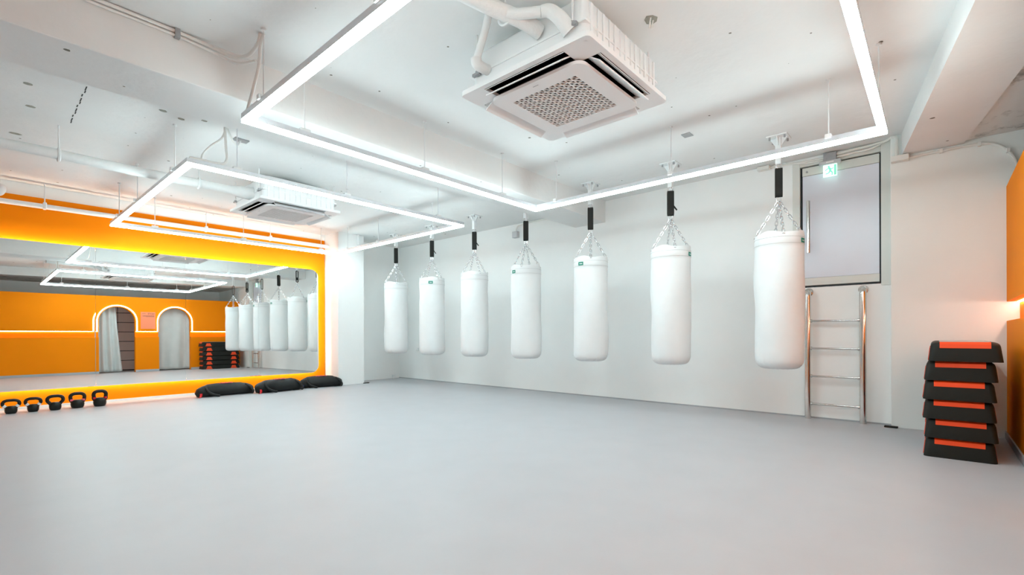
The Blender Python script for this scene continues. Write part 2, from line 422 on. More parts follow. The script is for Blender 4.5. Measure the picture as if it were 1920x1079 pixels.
frame_light('far suspended white light frame in front of the mirror', SX0, SX1, SY0, SY1, 2.246, [(x, y, zfar(x)) for x, y in rodsS])

# ------------------------------------------------------------------ ceiling cassette air conditioners
def rsq(h, r, n=6, cx=0, cy=0):
    p = []
    for q in range(4):
        a0 = q * PI / 2; ccx = (h - r) * (1 if q in (0, 3) else -1); ccy = (h - r) * (1 if q in (0, 1) else -1)
        for k in range(n + 1):
            a = a0 + k * PI / 2 / n; p.append((cx + ccx + r * math.cos(a), cy + ccy + r * math.sin(a)))
    return p
def ring_prism(mb, outer, inner, z0, z1):
    n = len(outer); vs = [(x, y, z) for z in (z0, z1) for x, y in outer] + [(x, y, z) for z in (z0, z1) for x, y in inner]
    fs = []
    for i in range(n):
        j = (i + 1) % n
        fs += [(i, j, n + j, n + i), (2 * n + i, 3 * n + i, 3 * n + j, 2 * n + j), (i, 2 * n + i, 2 * n + j, j), (n + i, n + j, 3 * n + j, 3 * n + i)]
    return mb.add(vs, fs)
def cassette(label, cx, cy, zp, zc):
    t = thing('air_conditioner', label, 'air conditioner', (cx, cy, zp), group='ceiling cassette air conditioners')
    H = .465
    # casing: box with sloped shoulders
    b = .415; top = .285
    m = MB(); vs = []
    for z, hh in ((.02, b), (.235, b), (top, b - .05)): vs += [(x, y, z) for x, y in rsq(hh, .05, 4)]
    n = len(rsq(b, .05, 4))
    fs = [tuple(range(n - 1, -1, -1)), tuple(2 * n + i for i in range(n))]
    for L in range(2): fs += [(L * n + i, L * n + (i + 1) % n, (L + 1) * n + (i + 1) % n, (L + 1) * n + i) for i in range(n)]
    m.add(vs, fs); cs = m.build('casing', 'white_plastic', t, smooth=50)
    rib = None
    for side in (0, 2):
        for k in range(13):
            u = -.36 + k * .06
            if rib is None:
                rib = MB().box(-.010, .010, -.008, .008, .03, .228).mesh('rib', 'white_plastic', 0)
            o = link('rib', rib, cs)
            o.location = [(u, -b, 0), (b, u, 0), (u, b, 0), (-b, u, 0)][side]; o.rotation_euler = (0, 0, side * PI / 2)
            if k % 2: o.scale = (.35, 1, 1)
    MB().box(-b - .006, b + .006, -b - .006, b + .006, .115, .125).build('casing_band', 'white_plastic', cs, smooth=0)
    # frame of the panel with four slots: outer ring, inner ring, four corner bridges
    m = MB(); ring_prism(m, rsq(H, .03), rsq(.430, .02), 0, .028)
    for q in range(4):
        M = Matrix.Rotation(q * PI / 2, 4, 'Z')
        p = [(.29, .29), (.43, .29), (.43, .43), (.29, .43)]
        m.add([M @ Vector((x, y, z)) for z in (.0, .024) for x, y in p], [(3, 2, 1, 0), (4, 5, 6, 7), (0, 1, 5, 4), (1, 2, 6, 5), (2, 3, 7, 6), (3, 0, 4, 7)])
    m.build('frame', 'white_plastic', t, smooth=30)
    MB().prism(rsq(.43, .02), XY, .020, .03).build('slot_recess', 'dark', t, smooth=0)
    for q in range(4):
        M = Matrix.Rotation(q * PI / 2, 4, 'Z')
        m = MB(); a = math.radians(33)
        ax = Vector((math.cos(a), 0, -math.sin(a))); up = Vector((math.sin(a), 0, math.cos(a)))
        m.obox(M @ Vector((.378, 0, -.006)), M.to_3x3() @ ax * .052, M.to_3x3() @ Vector((0, .285, 0)), M.to_3x3() @ up * .003)
        m.build('vane', 'white_plastic', t, smooth=0)
        m = MB(); m.add([M @ Vector(p) for p in [(.425, -.285, .0), (.425, .285, .0), (.398, .285, .018), (.398, -.285, .018)]], [(0, 1, 2, 3)])
        o = m.build('slot_lip', 'white_plastic', t, smooth=0)
        sm = o.modifiers.new('solid', 'SOLIDIFY'); sm.thickness = .003
    # lowered centre panel with grille
    m = MB(); g = .235
    n = 7
    ring_prism(m, rsq(.338, .06, n - 1), rsq(g, .008, n - 1), -.030, -.012)
    m.build('centre_panel', 'panel_plastic', t, smooth=40)
    MB().box(-.30, .30, -.30, .30, -.004, .021).build('centre_core', 'dark', t, smooth=0)
    m = MB(); N = 12; s = 2 * g / N; hw = .0029
    for k in range(N + 1):
        u = -g + k * s
        m.box(u - hw, u + hw, -g, g, -.028, -.023); m.box(-g, g, u - hw, u + hw, -.0285, -.0235)
    for k in range(-N + 1, N):
        a = max(-g, -g + k * s); bb = min(g, g + k * s)
        p, q2 = Vector((a, -a + k * s, -.0262)), Vector((bb, -bb + k * s, -.0262))
        d = (q2 - p); L = d.length
        if L < .01: continue
        d.normalize()
        m.obox((p + q2) / 2, d * L / 2, Vector((-d.y, d.x, 0)) * hw, (0, 0, .0022))
    o = m.build('grille', 'panel_plastic', t, smooth=0); o['kind'] = 'stuff'; o['label'] = 'triangular lattice intake grille'
    MB().box(-.30, -.296, -.02, .02, -.0308, -.030).build('badge', 'galvanised', t, smooth=0)
    for sx in (-1, 1):
        for sy in (-1, 1):
            r = MB().cyl((sx * .43, sy * .35, .10), (sx * .43, sy * .35, zc - zp), .006, 8).build('hanger_rod', 'white_metal', t)
            MB().box(sx * .40 - .025, sx * .40 + .045 * sx + .0, sy * .35 - .03, sy * .35 + .03, .10, .116).build('hanger_bracket', 'galvanised', r, smooth=0)
            MB().cyl((sx * .43, sy * .35, .116), (sx * .43, sy * .35, .128), .014, 6).build('nut', 'galvanised', r)
    return t
cassette('large ceiling cassette air conditioner hanging inside the near light frame', 2.479, 1.746, 2.35, ZC)
cassette('farther ceiling cassette air conditioner hanging near the mirror', 2.49, 5.83, 2.335, zfar(2.5))

# pipes of the near unit
def smooth_path(pts, n=8):
    P = [Vector(p) for p in pts]; out = []
    for i in range(len(P) - 1):
        p0, p1, p2, p3 = P[max(i - 1, 0)], P[i], P[i + 1], P[min(i + 2, len(P) - 1)]
        for k in range(n):
            t = k / n
            out.append(.5 * ((2 * p1) + (-p0 + p2) * t + (2 * p0 - 5 * p1 + 4 * p2 - p3) * t * t + (-p0 + 3 * p1 - 3 * p2 + p3) * t ** 3))
    out.append(P[-1]); return out
def pipe(name, label, cat, pts, r, m, group=None, n=12, rib=0., kind=None, seg=8):
    path = smooth_path(pts, seg)
    rr = [r * (1 + rib * math.sin(i * 2.4)) for i in range(len(path))] if rib else r
    o = MB().tube(path, rr, n).build(name, m)
    return tag(o, label, cat, group, kind)
t = thing('refrigerant_pipe', 'thick white wrapped pipe running into the near air conditioner', 'pipe', (0, 0, 0))
MB().tube(smooth_path([(1.1, 1.86, 2.585), (1.72, 1.75, 2.58), (1.95, 1.66, 2.555), (2.062, 1.62, 2.525)], 12), .042, 14).build('pipe', 'pipe_wrap', t)
MB().tube(smooth_path([(1.96, 1.53, 2.545), (1.985, 1.49, 2.542), (2.015, 1.45, 2.50), (2.062, 1.424, 2.445)], 6), [.030 + .012 * (k / 18) for k in range(19)], 12).build('elbow', 'pipe_wrap', t)
MB().tube(smooth_path([(1.86, 1.70, 2.56), (1.91, 1.62, 2.55), (1.96, 1.53, 2.545)], 6), .028, 12).build('branch_pipe', 'pipe_wrap', t)
o = MB().torus((1.885, 1.715, 2.568), .046, .007, 'x', 20, 6).build('clamp', 'white_metal', t); o.scale = (1, 1, 1)
MB().cyl((1.885, 1.715, 2.61), (1.885, 1.715, 2.70), .005, 6).build('clamp_rod', 'white_metal', t)
t = thing('drain_pipe', 'white drain pipe dropping beside the near air conditioner', 'pipe', (0, 0, 0))
MB().tube(smooth_path([(1.90, 1.84, 2.70), (1.93, 1.90, 2.62), (1.97, 2.00, 2.53), (1.975, 2.03, 2.49)], 6), .022, 12).build('pipe', 'pipe_wrap', t)
MB().tube(smooth_path([(1.975, 2.03, 2.50), (1.98, 2.03, 2.475), (2.01, 2.025, 2.465), (2.062, 2.02, 2.465)], 6), .032, 12).build('elbow', 'pipe_wrap', t)

# duct to the far unit, sprinkler pipe along the mirror wall
t = thing('insulated_duct', 'white wrapped duct pipe hung from the far ceiling to the farther air conditioner', 'pipe', (0, 0, 0))
MB().tube(smooth_path([(X0, 5.70, 2.45), (-.5, 5.71, 2.45), (.15, 5.71, 2.45), (.5, 5.71, 2.45), (1.0, 5.74, 2.45), (1.4, 5.73, 2.45), (1.75, 5.72, 2.45), (2.1, 5.72, 2.45)], 8), .045, 14).build('pipe', 'pipe_wrap', t)
MB().tube([(1.86, 5.72, 2.45), (1.93, 5.72, 2.45), (2.08, 5.72, 2.45)], [.046, .062, .075], 14).build('collar', 'pipe_wrap', t)
for x in (.5, 1.56, -.9):
    c = MB().torus((x, 5.72, 2.45), .05, .012, 'x', 20, 6).build('clamp', 'white_metal', t)
    MB().cyl((x, 5.72, 2.49), (x, 5.72, zfar(x)), .005, 8).build('clamp_rod', 'white_metal', c)
t = thing('sprinkler_pipe', 'straight white pipe running above the mirror to the column', 'pipe', (0, 0, 0))
PY, PZp = 8.06, 2.436
MB().tube([(X0, PY, PZp), (4.12, PY, PZp), (4.184, PY, PZp)], .031, 16).build('pipe', 'white_metal', t)
for x in (.58, 2.29, 3.2, -.9):
    c = MB().box(x - .018, x + .018, PY - .036, PY + .036, PZp - .036, PZp + .05).build('clamp', 'white_metal', t, smooth=0, bevel=.012)
    MB().cyl((x, PY, PZp + .05), (x, PY, zfar(x)), .006, 8).build('clamp_rod', 'white_metal', c)
t = thing('capped_pipe', 'short white pipe with a rounded elbow end above the mirror', 'pipe', (0, 0, 0))
MB().tube(smooth_path([(X0, 7.82, 2.47), (-.5, 7.82, 2.47), (.10, 7.82, 2.47), (.185, 7.82, 2.475), (.21, 7.82, 2.51), (.21, 7.86, 2.55)], 5), .042, 14).build('pipe', 'white_metal', t)
for x in (.05, .20):
    MB().cyl((x, 7.82, 2.50), (x, 7.82, 2.705), .005, 6).build('hanger_rod', 'galvanised', t)

# ------------------------------------------------------------------ ceiling brackets, straps and punching bags
BXP = 4.98
def chain_mesh(a, b):
    a, b = Vector(a), Vector(b); d = (b - a); L = d.length; d.normalize()
    s = d.cross(Vector((0, 0, 1))).normalized(); u = s.cross(d)
    n = int(L / .036); m = MB()
    for k in range(n):
        c = a + d * (L * (k + .5) / n); p, q = (s, u) if k % 2 else (u, s)
        hl, hw = .024, .011; pts = []
        for j in range(10):
            an = j * 2 * PI / 10
            pts.append(c + d * (hl - hw) * (1 if math.cos(an) > 0 else -1) + (d * math.cos(an) + p * math.sin(an)) * hw)
        m.tube(pts, .0036, 5, closed=True, up=q)
    return m
def bag_bits():
    R = .203; H = 1.245
    rnd = random.Random(11); ph = [rnd.uniform(0, 6.28) for _ in range(8)]
    def fn(r, z, th):
        k = r / R
        edge = math.exp(-((z - .045) / .05) ** 2)
        fade = max(0, min(1, (1.12 - z) / .15))
        bul = .0035 * math.sin(2 * th + ph[0] + 5 * z) + .003 * math.sin(3 * th + ph[1] - 7 * z) + .002 * math.sin(5 * th + ph[2] + 11 * z)
        puck = edge * .010 * (abs(math.sin(17 * th + ph[3] + 1.5 * math.sin(3 * th))) - .5)
        zz = z + (.010 * math.cos(4 * th) + .003 * math.sin(7 * th) if z > H - .02 else 0)
        return r + k * bul * fade + puck, zz + (edge * .004 * math.sin(19 * th + ph[4]) if k > .5 else 0)
    prof = [(0, .004), (.08, .002), (.125, .004), (.150, .011), (.168, .023), (.182, .039), (.192, .058), (.199, .085), (.2025, .12), (.204, .17), (.204, .25)]
    prof += [(.204 + .002 * math.sin(k * 1.3), .25 + k * .09) for k in range(1, 10)] + [(.203, 1.10), (.2025, 1.13), (.2055, 1.135), (.2055, 1.18), (.203, 1.235), (.201, H), (.192, H), (.190, 1.20), (0, 1.195)]
    body = MB().lathe(prof, 72, fn)
    seam1 = MB().torus((0, 0, 1.137), .2062, .0012, 'z', 60, 4); seam2 = MB().torus((0, 0, 1.196), .2058, .0012, 'z', 60, 4)
    return body, seam1, seam2
body, seam1, seam2 = bag_bits()
ME = dict(body=body.mesh('body', 'bag_canvas', 60), seam1=seam1.mesh('seam', 'thread'), seam2=seam2.mesh('seam', 'thread'))
def curved_patch(R, half, z0, z1, n=6, t=.002):
    m = MB(); vs = []
    for k in range(n + 1):
        a = -half + 2 * half * k / n
        vs += [(R * math.cos(a), R * math.sin(a), z0), (R * math.cos(a), R * math.sin(a), z1)]
    m.add(vs, [(2 * k, 2 * k + 2, 2 * k + 3, 2 * k + 1) for k in range(n)]); return m
ME['tag'] = curved_patch(.2085, .17, 1.142, 1.184).mesh('brand_tag', 'teal_tag')
m = MB()
for k in range(7):
    a = -.085 + k * .028
    R = .2092
    m.add([(R * math.cos(a), R * math.sin(a), 1.156), (R * math.cos(a + .018), R * math.sin(a + .018), 1.156), (R * math.cos(a + .018), R * math.sin(a + .018), 1.168), (R * math.cos(a), R * math.sin(a), 1.168)], [(0, 1, 2, 3)])
ME['print'] = m.mesh('tag_print', 'white_paint', 0)
APEX = 2.095 - .545
ME['chain'] = [chain_mesh((.008 * math.cos(a), .008 * math.sin(a), APEX), (.197 * math.cos(a), .197 * math.sin(a), 1.232)).mesh('chain', 'steel') for a in (.6, .6 + PI / 2, .6 + PI, .6 + 3 * PI / 2)]
ME['loop'] = [MB().torus((.199 * math.cos(a), .199 * math.sin(a), 1.222), .012, .003, 'z', 10, 5).mesh('ring', 'steel') for a in (.6, .6 + PI / 2, .6 + PI, .6 + 3 * PI / 2)]
# carabiner: stadium
pts = [(.018 * math.cos(k * 2 * PI / 20), 0, 2.115 - .545 + (.026 if math.sin(k * 2 * PI / 20) > 0 else -.012) + .018 * math.sin(k * 2 * PI / 20)) for k in range(20)]
ME['carabiner'] = MB().tube(pts, .0045, 8, closed=True, up=(0, 1, 0)).mesh('carabiner', 'steel')
# black strap loop (stadium band) with a velcro tail
def strap(zlo, zhi, r=.026, wd=.031, th=.011):
    prof = []
    for k in range(13): a = k * PI / 12; prof.append((r * math.cos(a), zhi - r + r * math.sin(a)))
    for k in range(13): a = PI + k * PI / 12; prof.append((r * math.cos(a), zlo + r + r * math.sin(a)))
    inn = []
    ri = r - th
    for k in range(13): a = k * PI / 12; inn.append((ri * math.cos(a), zhi - r + ri * math.sin(a)))
    for k in range(13): a = PI + k * PI / 12; inn.append((ri * math.cos(a), zlo + r + ri * math.sin(a)))
    n = len(prof); m = MB()
    vs = [(x, y, z) for y in (-wd, wd) for x, z in prof] + [(x, y, z) for y in (-wd, wd) for x, z in inn]
    fs = []
    for i in range(n):
        j = (i + 1) % n
        fs += [(i, j, n + j, n + i), (2 * n + i, 3 * n + i, 3 * n + j, 2 * n + j), (i, 2 * n + i, 2 * n + j, j), (n + i, n + j, 3 * n + j, 3 * n + i)]
    return m.add(vs, fs)
ME['strap'] = strap(2.14 - .545, 2.412 - .545).mesh('strap', 'black_fabric', 50)
m = MB(); m.obox((.044, 0, 2.228 - .545), (.020, 0, -.028), (0, .014, 0), (.004, 0, .003))
ME['tail'] = m.mesh('strap_tail', 'black_fabric', 0)
ME['plate'] = MB().box(-.085, .085, -.085, .085, -.009, 0).mesh('plate', 'white_metal', 0)
ME['gusset'] = MB().prism([(.024, -.009), (.075, -.009), (.024, -.085)], XZ, -.004, .004).mesh('gusset', 'white_metal', 0)
ME['bolt'] = MB().cyl((0, 0, -.034), (0, 0, -.005), .009, 6).mesh('bolt', 'galvanised', 30)
ME['eye'] = MB().torus((0, 0, 0), .024, .006, 'x', 18, 8).mesh('eye_ring', 'steel')
bags = [(1.098, 66, 'nearest the ladder and raised door'), (2.138, 68, 'second from the ladder'), (3.142, -34, 'third from the ladder'), (4.165, -52, 'fourth from the ladder, middle of the row'),
        (5.168, 170, 'third from the column'), (6.165, -6, 'second from the column'), (7.165, 150, 'nearest the column')]
for i, (y, delta, where) in enumerate(bags):
    az = math.atan2(-y, -BXP) + math.radians(delta)
    t = thing('punching_bag', 'white canvas punching bag on chains, ' + where, 'punching bag', (BXP, y, .545), az, 'row of hanging punching bags')
    bo = link('body', ME['body'], t)
    link('seam', ME['seam1'], bo); link('seam', ME['seam2'], bo)
    tg = link('brand_tag', ME['tag'], t); tg['label'] = 'small teal brand tag'; link('tag_print', ME['print'], tg)
    for c in ME['chain']: link('chain', c, t)
    for c in ME['loop']: link('ring', c, t)
    cb = link('carabiner', ME['carabiner'], t)
    cb.rotation_euler = (0, 0, -az + PI / 2 + .5)
    st = link('strap', ME['strap'], t); st['label'] = 'black webbing strap loop'
    rz = [.05, .25, -.15, .2, -.2, .15, .2][i]
    st.rotation_euler = (0, 0, -az + rz + math.atan2(-y, -BXP) + PI / 2 * 0)
    if i in (1, 4, 5): tl = link('strap_tail', ME['tail'], st); tl.rotation_euler = (0, 0, 1.4)
    zc = ZC if y < 3.4 else (zfar(BXP) if y > 3.9 else 2.41)
    b = thing('ceiling_bracket', 'white steel ceiling bracket holding the punching bag ' + where, 'bracket', (BXP, y, zc), 0, 'ceiling brackets of the bags')
    link('plate', ME['plate'], b)
    MB().box(-.024, .024, -.024, .024, 2.445 - zc, -.009).build('stem', 'white_metal', b, smooth=0, bevel=.003)
    for k in range(4):
        g = link('gusset', ME['gusset'], b); g.rotation_euler = (0, 0, k * PI / 2)
        q = link('bolt', ME['bolt'], b); q.location = (.062 * (1 if k in (0, 3) else -1), .062 * (1 if k < 2 else -1), 0)
    e = link('eye_ring', ME['eye'], b); e.location = (0, 0, 2.428 - zc); e.rotation_euler = (0, 0, .8)

# ------------------------------------------------------------------ raised door, ladder, exit sign, conduits
dr = bpy.data.objects.new('door_1', None); COL.objects.link(dr); dr.location = (XB, .73, DZ0)
struct(dr, 'raised frosted glass door in a pale frame above the steel ladder', 'door')
L = lambda y, z: (y - .73, z - DZ0)
def dbox(name, m, x0, x1, y0, y1, z0, z1, parent=dr, bevel=.003):
    (a, c), (b, d) = L(y0, z0), L(y1, z1)
    return MB().box(x0, x1, a, b, c, d).build(name, m, parent, smooth=0, bevel=bevel)
dbox('jamb', 'door_paint', -.012, .10, 1.072, 1.140, DZ0 - .02, 2.665)
dbox('jamb', 'door_paint', -.012, .10, .322, .398, DZ0 - .02, 2.72)
dbox('head', 'door_paint', -.010, .10, .398, 1.072, 2.612, 2.665)
dbox('sill', 'gasket', .0, .10, .398, 1.072, DZ0 - .006, DZ0 + .014)
dbox('gasket', 'gasket', .030, .10, .398, 1.072, DZ0 + .014, 2.612, bevel=0)
leaf = dbox('top_rail', 'door_paint', .004, .035, .410, 1.052, 2.515, 2.600)
dbox('bottom_rail', 'door_paint', .004, .035, .410, 1.052, DZ0 + .018, 1.448)
dbox('glass_panel', 'glass_frosted', .010, .034, .412, 1.050, 1.450, 2.512, bevel=0)
h = MB(); hy = .987 - .73
h.cyl((-.065, hy, 1.70 - DZ0), (-.065, hy, 2.235 - DZ0), .0165, 14)
hd = h.build('handle', 'chrome', dr)
for z in (1.80, 2.13): MB().cyl((-.065, hy, z - DZ0), (.012, hy, z - DZ0), .009, 10).build('standoff', 'chrome', hd)
MB().cyl((-.003, 1.01 - .73, 2.555 - DZ0), (.006, 1.01 - .73, 2.555 - DZ0), .010, 12).build('lock', 'galvanised', dr)

ld = thing('wall_ladder', 'polished steel wall ladder with four rungs under the raised door', 'ladder', (5.70, .765, 0))
for y in (.995, .535):
    yy = y - .765
    path = [(0, yy, 0)] + [(0, yy, 1.25)] + [(.05 * (1 - math.cos(k * PI / 12)), yy, 1.25 + .05 * math.sin(k * PI / 12)) for k in range(1, 7)] + [(.075, yy, 1.30)]
    r = MB().tube(path, .029, 16).build('rail', 'chrome', ld)
    MB().cyl((.060, yy, 1.30), (.070, yy, 1.30), .042, 20).build('flange', 'chrome', r)
for z in (1.0, .72, .437, .155):
    r = MB().cyl((0, .23, z), (0, -.23, z), .011, 12).build('rung', 'chrome', ld)
    for s in (1, -1): MB().cyl((0, s * .206, z), (0, s * .190, z), .018, 12).build('collar', 'chrome', r)

es = thing('exit_sign', 'small green running man exit sign hanging over the raised door', 'exit sign', (5.72, .80, 2.45))
MB().box(-.006, .006, -.058, .058, 0, .120).build('panel', 'exit_white', es, smooth=0)
hb = MB().box(-.03, .03, -.092, .092, .120, .158).build('housing', 'sign_grey', es, smooth=0, bevel=.008)
MB().box(-.0312, -.030, -.035, .030, .132, .146).build('label_plate', 'white_paint', hb, smooth=0)
m = MB(); fx = lambda p, q, t: (t, -p, q)
def seg(p, q, wd):
    p, q = Vector((*p, 0)), Vector((*q, 0)); d = (q - p).normalized(); n2 = Vector((-d.y, d.x, 0)) * wd
    m.prism([tuple((p + n2)[:2]), tuple((p - n2)[:2]), tuple((q - n2)[:2]), tuple((q + n2)[:2])], fx, -.0075, -.006)
m.prism([(-.010 + .010 * math.cos(k * PI / 6), .098 + .010 * math.sin(k * PI / 6)) for k in range(12)], fx, -.0075, -.006)
seg((-.006, .088), (.004, .056), .008); seg((-.006, .084), (-.032, .074), .0045); seg((-.032, .074), (-.038, .060), .004)
seg((-.002, .082), (.016, .070), .0045); seg((.016, .070), (.028, .082), .004)
seg((.002, .056), (-.012, .034), .006); seg((-.012, .034), (-.036, .030), .005); seg((.005, .056), (.020, .036), .006); seg((.020, .036), (.018, .010), .005)
o = m.build('running_figure', 'exit_green', es, smooth=0)
m = MB(); m.prism([(.034, .008), (.054, .008), (.054, .112), (.034, .112)], fx, -.0075, -.006)
m.build('door_symbol', 'exit_green', es, smooth=0)
tag(MB().box(5.705, XB, .745, .855, 2.610, 2.690).build('junction_box', 'galvanised', bevel=.003, smooth=0), 'grey metal junction box above the exit sign', 'junction box')
tag(MB().box(5.70, XB, 1.35, 1.47, 2.655, 2.695).build('junction_box', 'conduit', bevel=.004, smooth=0), 'white ceiling junction box beside the nearest punching bag', 'junction box')
o = MB().box(5.585, XP, .185, .315, 2.44, 2.492).build('junction_box', 'conduit', bevel=.004, smooth=0); tag(o, 'white junction box at the corner under the skewed beam', 'junction box')
tag(MB().box(5.70, XB, 4.955, 5.055, 2.41, 2.51).build('junction_box', 'sign_grey', bevel=.006, smooth=0), 'grey junction box on the wall behind the middle punching bag', 'junction box')
pipe('conduit', 'white conduit running from the grey junction box up to the beam', 'conduit', [(5.74, 5.0, 2.51), (5.74, 4.99, 2.56), (5.74, 4.93, 2.60), (5.74, 4.70, 2.612), (5.74, 4.3, 2.615), (5.74, 3.95, 2.62)], .010, 'conduit')
pipe('conduit', 'upper white conduit pair arching over the door top into the corner', 'conduit', [(5.735, .745, 2.665), (5.735, .60, 2.675), (5.735, .46, 2.68), (5.725, .36, 2.69), (5.66, .30, 2.69), (5.635, .275, 2.66), (5.635, .275, 2.60), (5.635, .275, 2.49)], .013, 'conduit')
pipe('conduit', 'lower white conduit running along the door head', 'conduit', [(5.735, .745, 2.635), (5.735, .60, 2.645), (5.735, .47, 2.650), (5.735, .40, 2.672)], .010, 'conduit')
pipe('conduit', 'white conduit between the two junction boxes over the door', 'conduit', [(5.745, .855, 2.655), (5.745, 1.05, 2.66), (5.745, 1.25, 2.672), (5.745, 1.36, 2.675)], .010, 'conduit')
pipe('conduit', 'thin white conduit dipping from the junction box above the sign', 'conduit', [(5.745, .855, 2.635), (5.745, .98, 2.64), (5.745, 1.12, 2.66), (5.745, 1.20, 2.69)], .008, 'conduit')
pipe('conduit', 'white conduit curving down the corner wall behind the partition top', 'conduit', [(5.64, .19, 2.465), (5.64, .0, 2.47), (5.64, -.18, 2.472), (5.64, -.30, 2.462), (5.64, -.38, 2.43), (5.64, -.45, 2.35), (5.64, -.49, 2.24), (5.64, -.495, 2.05)], .011, 'conduit')
for y, z in ((-.03, 2.47), (-.27, 2.467), (-.44, 2.37)):
    tag(MB().box(5.624, XP, y - .012, y + .012, z - .018, z + .018).build('conduit_clip', 'conduit', smooth=0, bevel=.003), {-.03: 'white clip on the straight run of the corner conduit', -.27: 'white clip at the start of the corner conduit bend', -.44: 'white clip low on the corner conduit bend'}[y], 'clip')

# cables feeding the light frames
pipe('cable', 'white cable running along the top edge of the ceiling beam', 'cable', [(X0, 3.385, 2.685), (-.4, 3.385, 2.685), (.45, 3.385, 2.685), (.82, 3.385, 2.683), (.98, 3.37, 2.665), (1.08, 3.30, 2.62), (1.13, 3.18, 2.60), (1.155, 3.09, 2.645), (1.16, 3.06, 2.70)], .011, 'cable')
pipe('cable', 'thinner white cable sagging beside the beam cable', 'cable', [(X0, 3.388, 2.66), (-.4, 3.388, 2.662), (.45, 3.388, 2.662), (.82, 3.386, 2.66), (1.0, 3.36, 2.63), (1.10, 3.27, 2.575), (1.155, 3.12, 2.555)], .008, 'cable')
pipe('cable', 'white feed cable dropping from the ceiling to the large light frame corner', 'cable', [(1.175, 3.05, 2.70), (1.165, 3.07, 2.64), (1.165, 3.10, 2.52), (1.16, 3.16, 2.42), (1.157, 3.22, 2.34), (1.155, 3.262, 2.286)], .010, 'cable')
tag(MB().box(.80, .826, 3.368, 3.402, 2.645, 2.70).build('cable_clip', 'galvanised', smooth=0), 'grey metal saddle holding the beam cable', 'clip')
pipe('cable', 'white feed cable dropping from the far ceiling to the farther light frame', 'cable', [(1.47, 4.66, zfar(1.4)), (1.47, 4.65, 2.6), (1.46, 4.60, 2.48), (1.45, 4.56, 2.38), (1.40, 4.535, 2.325), (1.25, 4.525, 2.318), (1.17, 4.53, 2.315)], .011, 'cable')
pipe('cable', 'white cable looping from the farther light frame back to the ceiling', 'cable', [(1.26, 4.56, 2.315), (1.29, 4.62, 2.40), (1.36, 4.66, 2.50), (1.45, 4.67, 2.60), (1.48, 4.67, zfar(1.4))], .008, 'cable')
pipe('cable', 'short white cable slanting to the opened ceiling box', 'cable', [(1.49, 4.67, zfar(1.4)), (1.54, 4.70, 2.62), (1.60, 4.75, 2.60), (1.66, 4.85, 2.69)], .008, 'cable')

# openings and chips in the ceilings
def pit(label, x, y, z, rx, ry, rot=0, m='pit', sides=12):
    a = [(x + rx * math.cos(k * 2 * PI / sides + rot) * (1 + .12 * math.sin(3 * k)), y + ry * math.sin(k * 2 * PI / sides + rot) * (1 + .1 * math.cos(5 * k))) for k in range(sides)]
    o = MB().prism(a, XY, z - .003, z + .01).build('ceiling_hole', m, smooth=0); return tag(o, label, 'hole', 'old holes in the ceiling')
pit('jagged dark hole with loose wires in the ceiling by the near air conditioner', 2.62, 1.24, ZC, .045, .036, .3, 'pit', 7)
for k in range(2):
    pipe('cable', ['loose white wire loop hanging out of the jagged ceiling hole', 'second loose wire end in the jagged ceiling hole'][k], 'cable', [(2.60 + .03 * k, 1.23, ZC), (2.605 + .03 * k, 1.24, ZC - .03), (2.62 + .02 * k, 1.25, ZC - .045 + .01 * k), (2.635 + .03 * k, 1.25, ZC - .02), (2.635 + .03 * k, 1.25, ZC)], .004, 'cable', seg=5)
for k, (x, y, rx, ry) in enumerate([(.27, 4.95, .035, .028), (.31, 5.42, .04, .03), (.26, 6.25, .055, .035), (1.03, 4.70, .036, .028), (1.17, 4.76, .034, .026), (1.31, 4.65, .03, .022)]):
    pit(['grey round hole in the far ceiling nearest the beam at left', 'scuffed oval patch in the far ceiling', 'brownish oval hole near the wrapped duct', 'leftmost of three small round holes beside the beam', 'middle of three small round holes beside the beam', 'rightmost of three small round holes beside the beam'][k], x, y, zfar(x), rx * .72, ry * .75, .2 * k, 'pit')
tag(MB().box(4.31, 4.40, 1.67, 1.75, ZC - .006, ZC + .01).build('ceiling_box', 'galvanised', smooth=0), 'small galvanised box cover in the near ceiling', 'box cover')
tag(MB().box(1.60, 1.72, 4.80, 4.88, zfar(1.6) - .012, zfar(1.6) + .01).build('ceiling_box', 'galvanised', smooth=0), 'opened galvanised box in the far ceiling by the feed cables', 'box cover')
m = MB(); x = .56
for k in range(14):
    y0 = 4.42 + k * .085
    m.box(x + .004 * math.sin(k * 2.1) - .003, x + .004 * math.sin(k * 2.1) + .004, y0, y0 + .05 + .03 * (k % 3 == 0), zfar(.5) - .002, zfar(.5) + .01)
o = m.build('ceiling_crack', 'dark', farc, smooth=0); o['kind'] = 'stuff'

t = thing('pipe_stub', 'short white vertical pipe with a box at the top of the column', 'pipe', (4.55, 7.685, 2.38))
MB().cyl((0, 0, .09), (0, 0, .27), .024, 12).build('pipe', 'white_metal', t)
MB().box(.005, .075, -.03, .034, 0, .12).build('box', 'white_metal', t, smooth=0, bevel=.004)
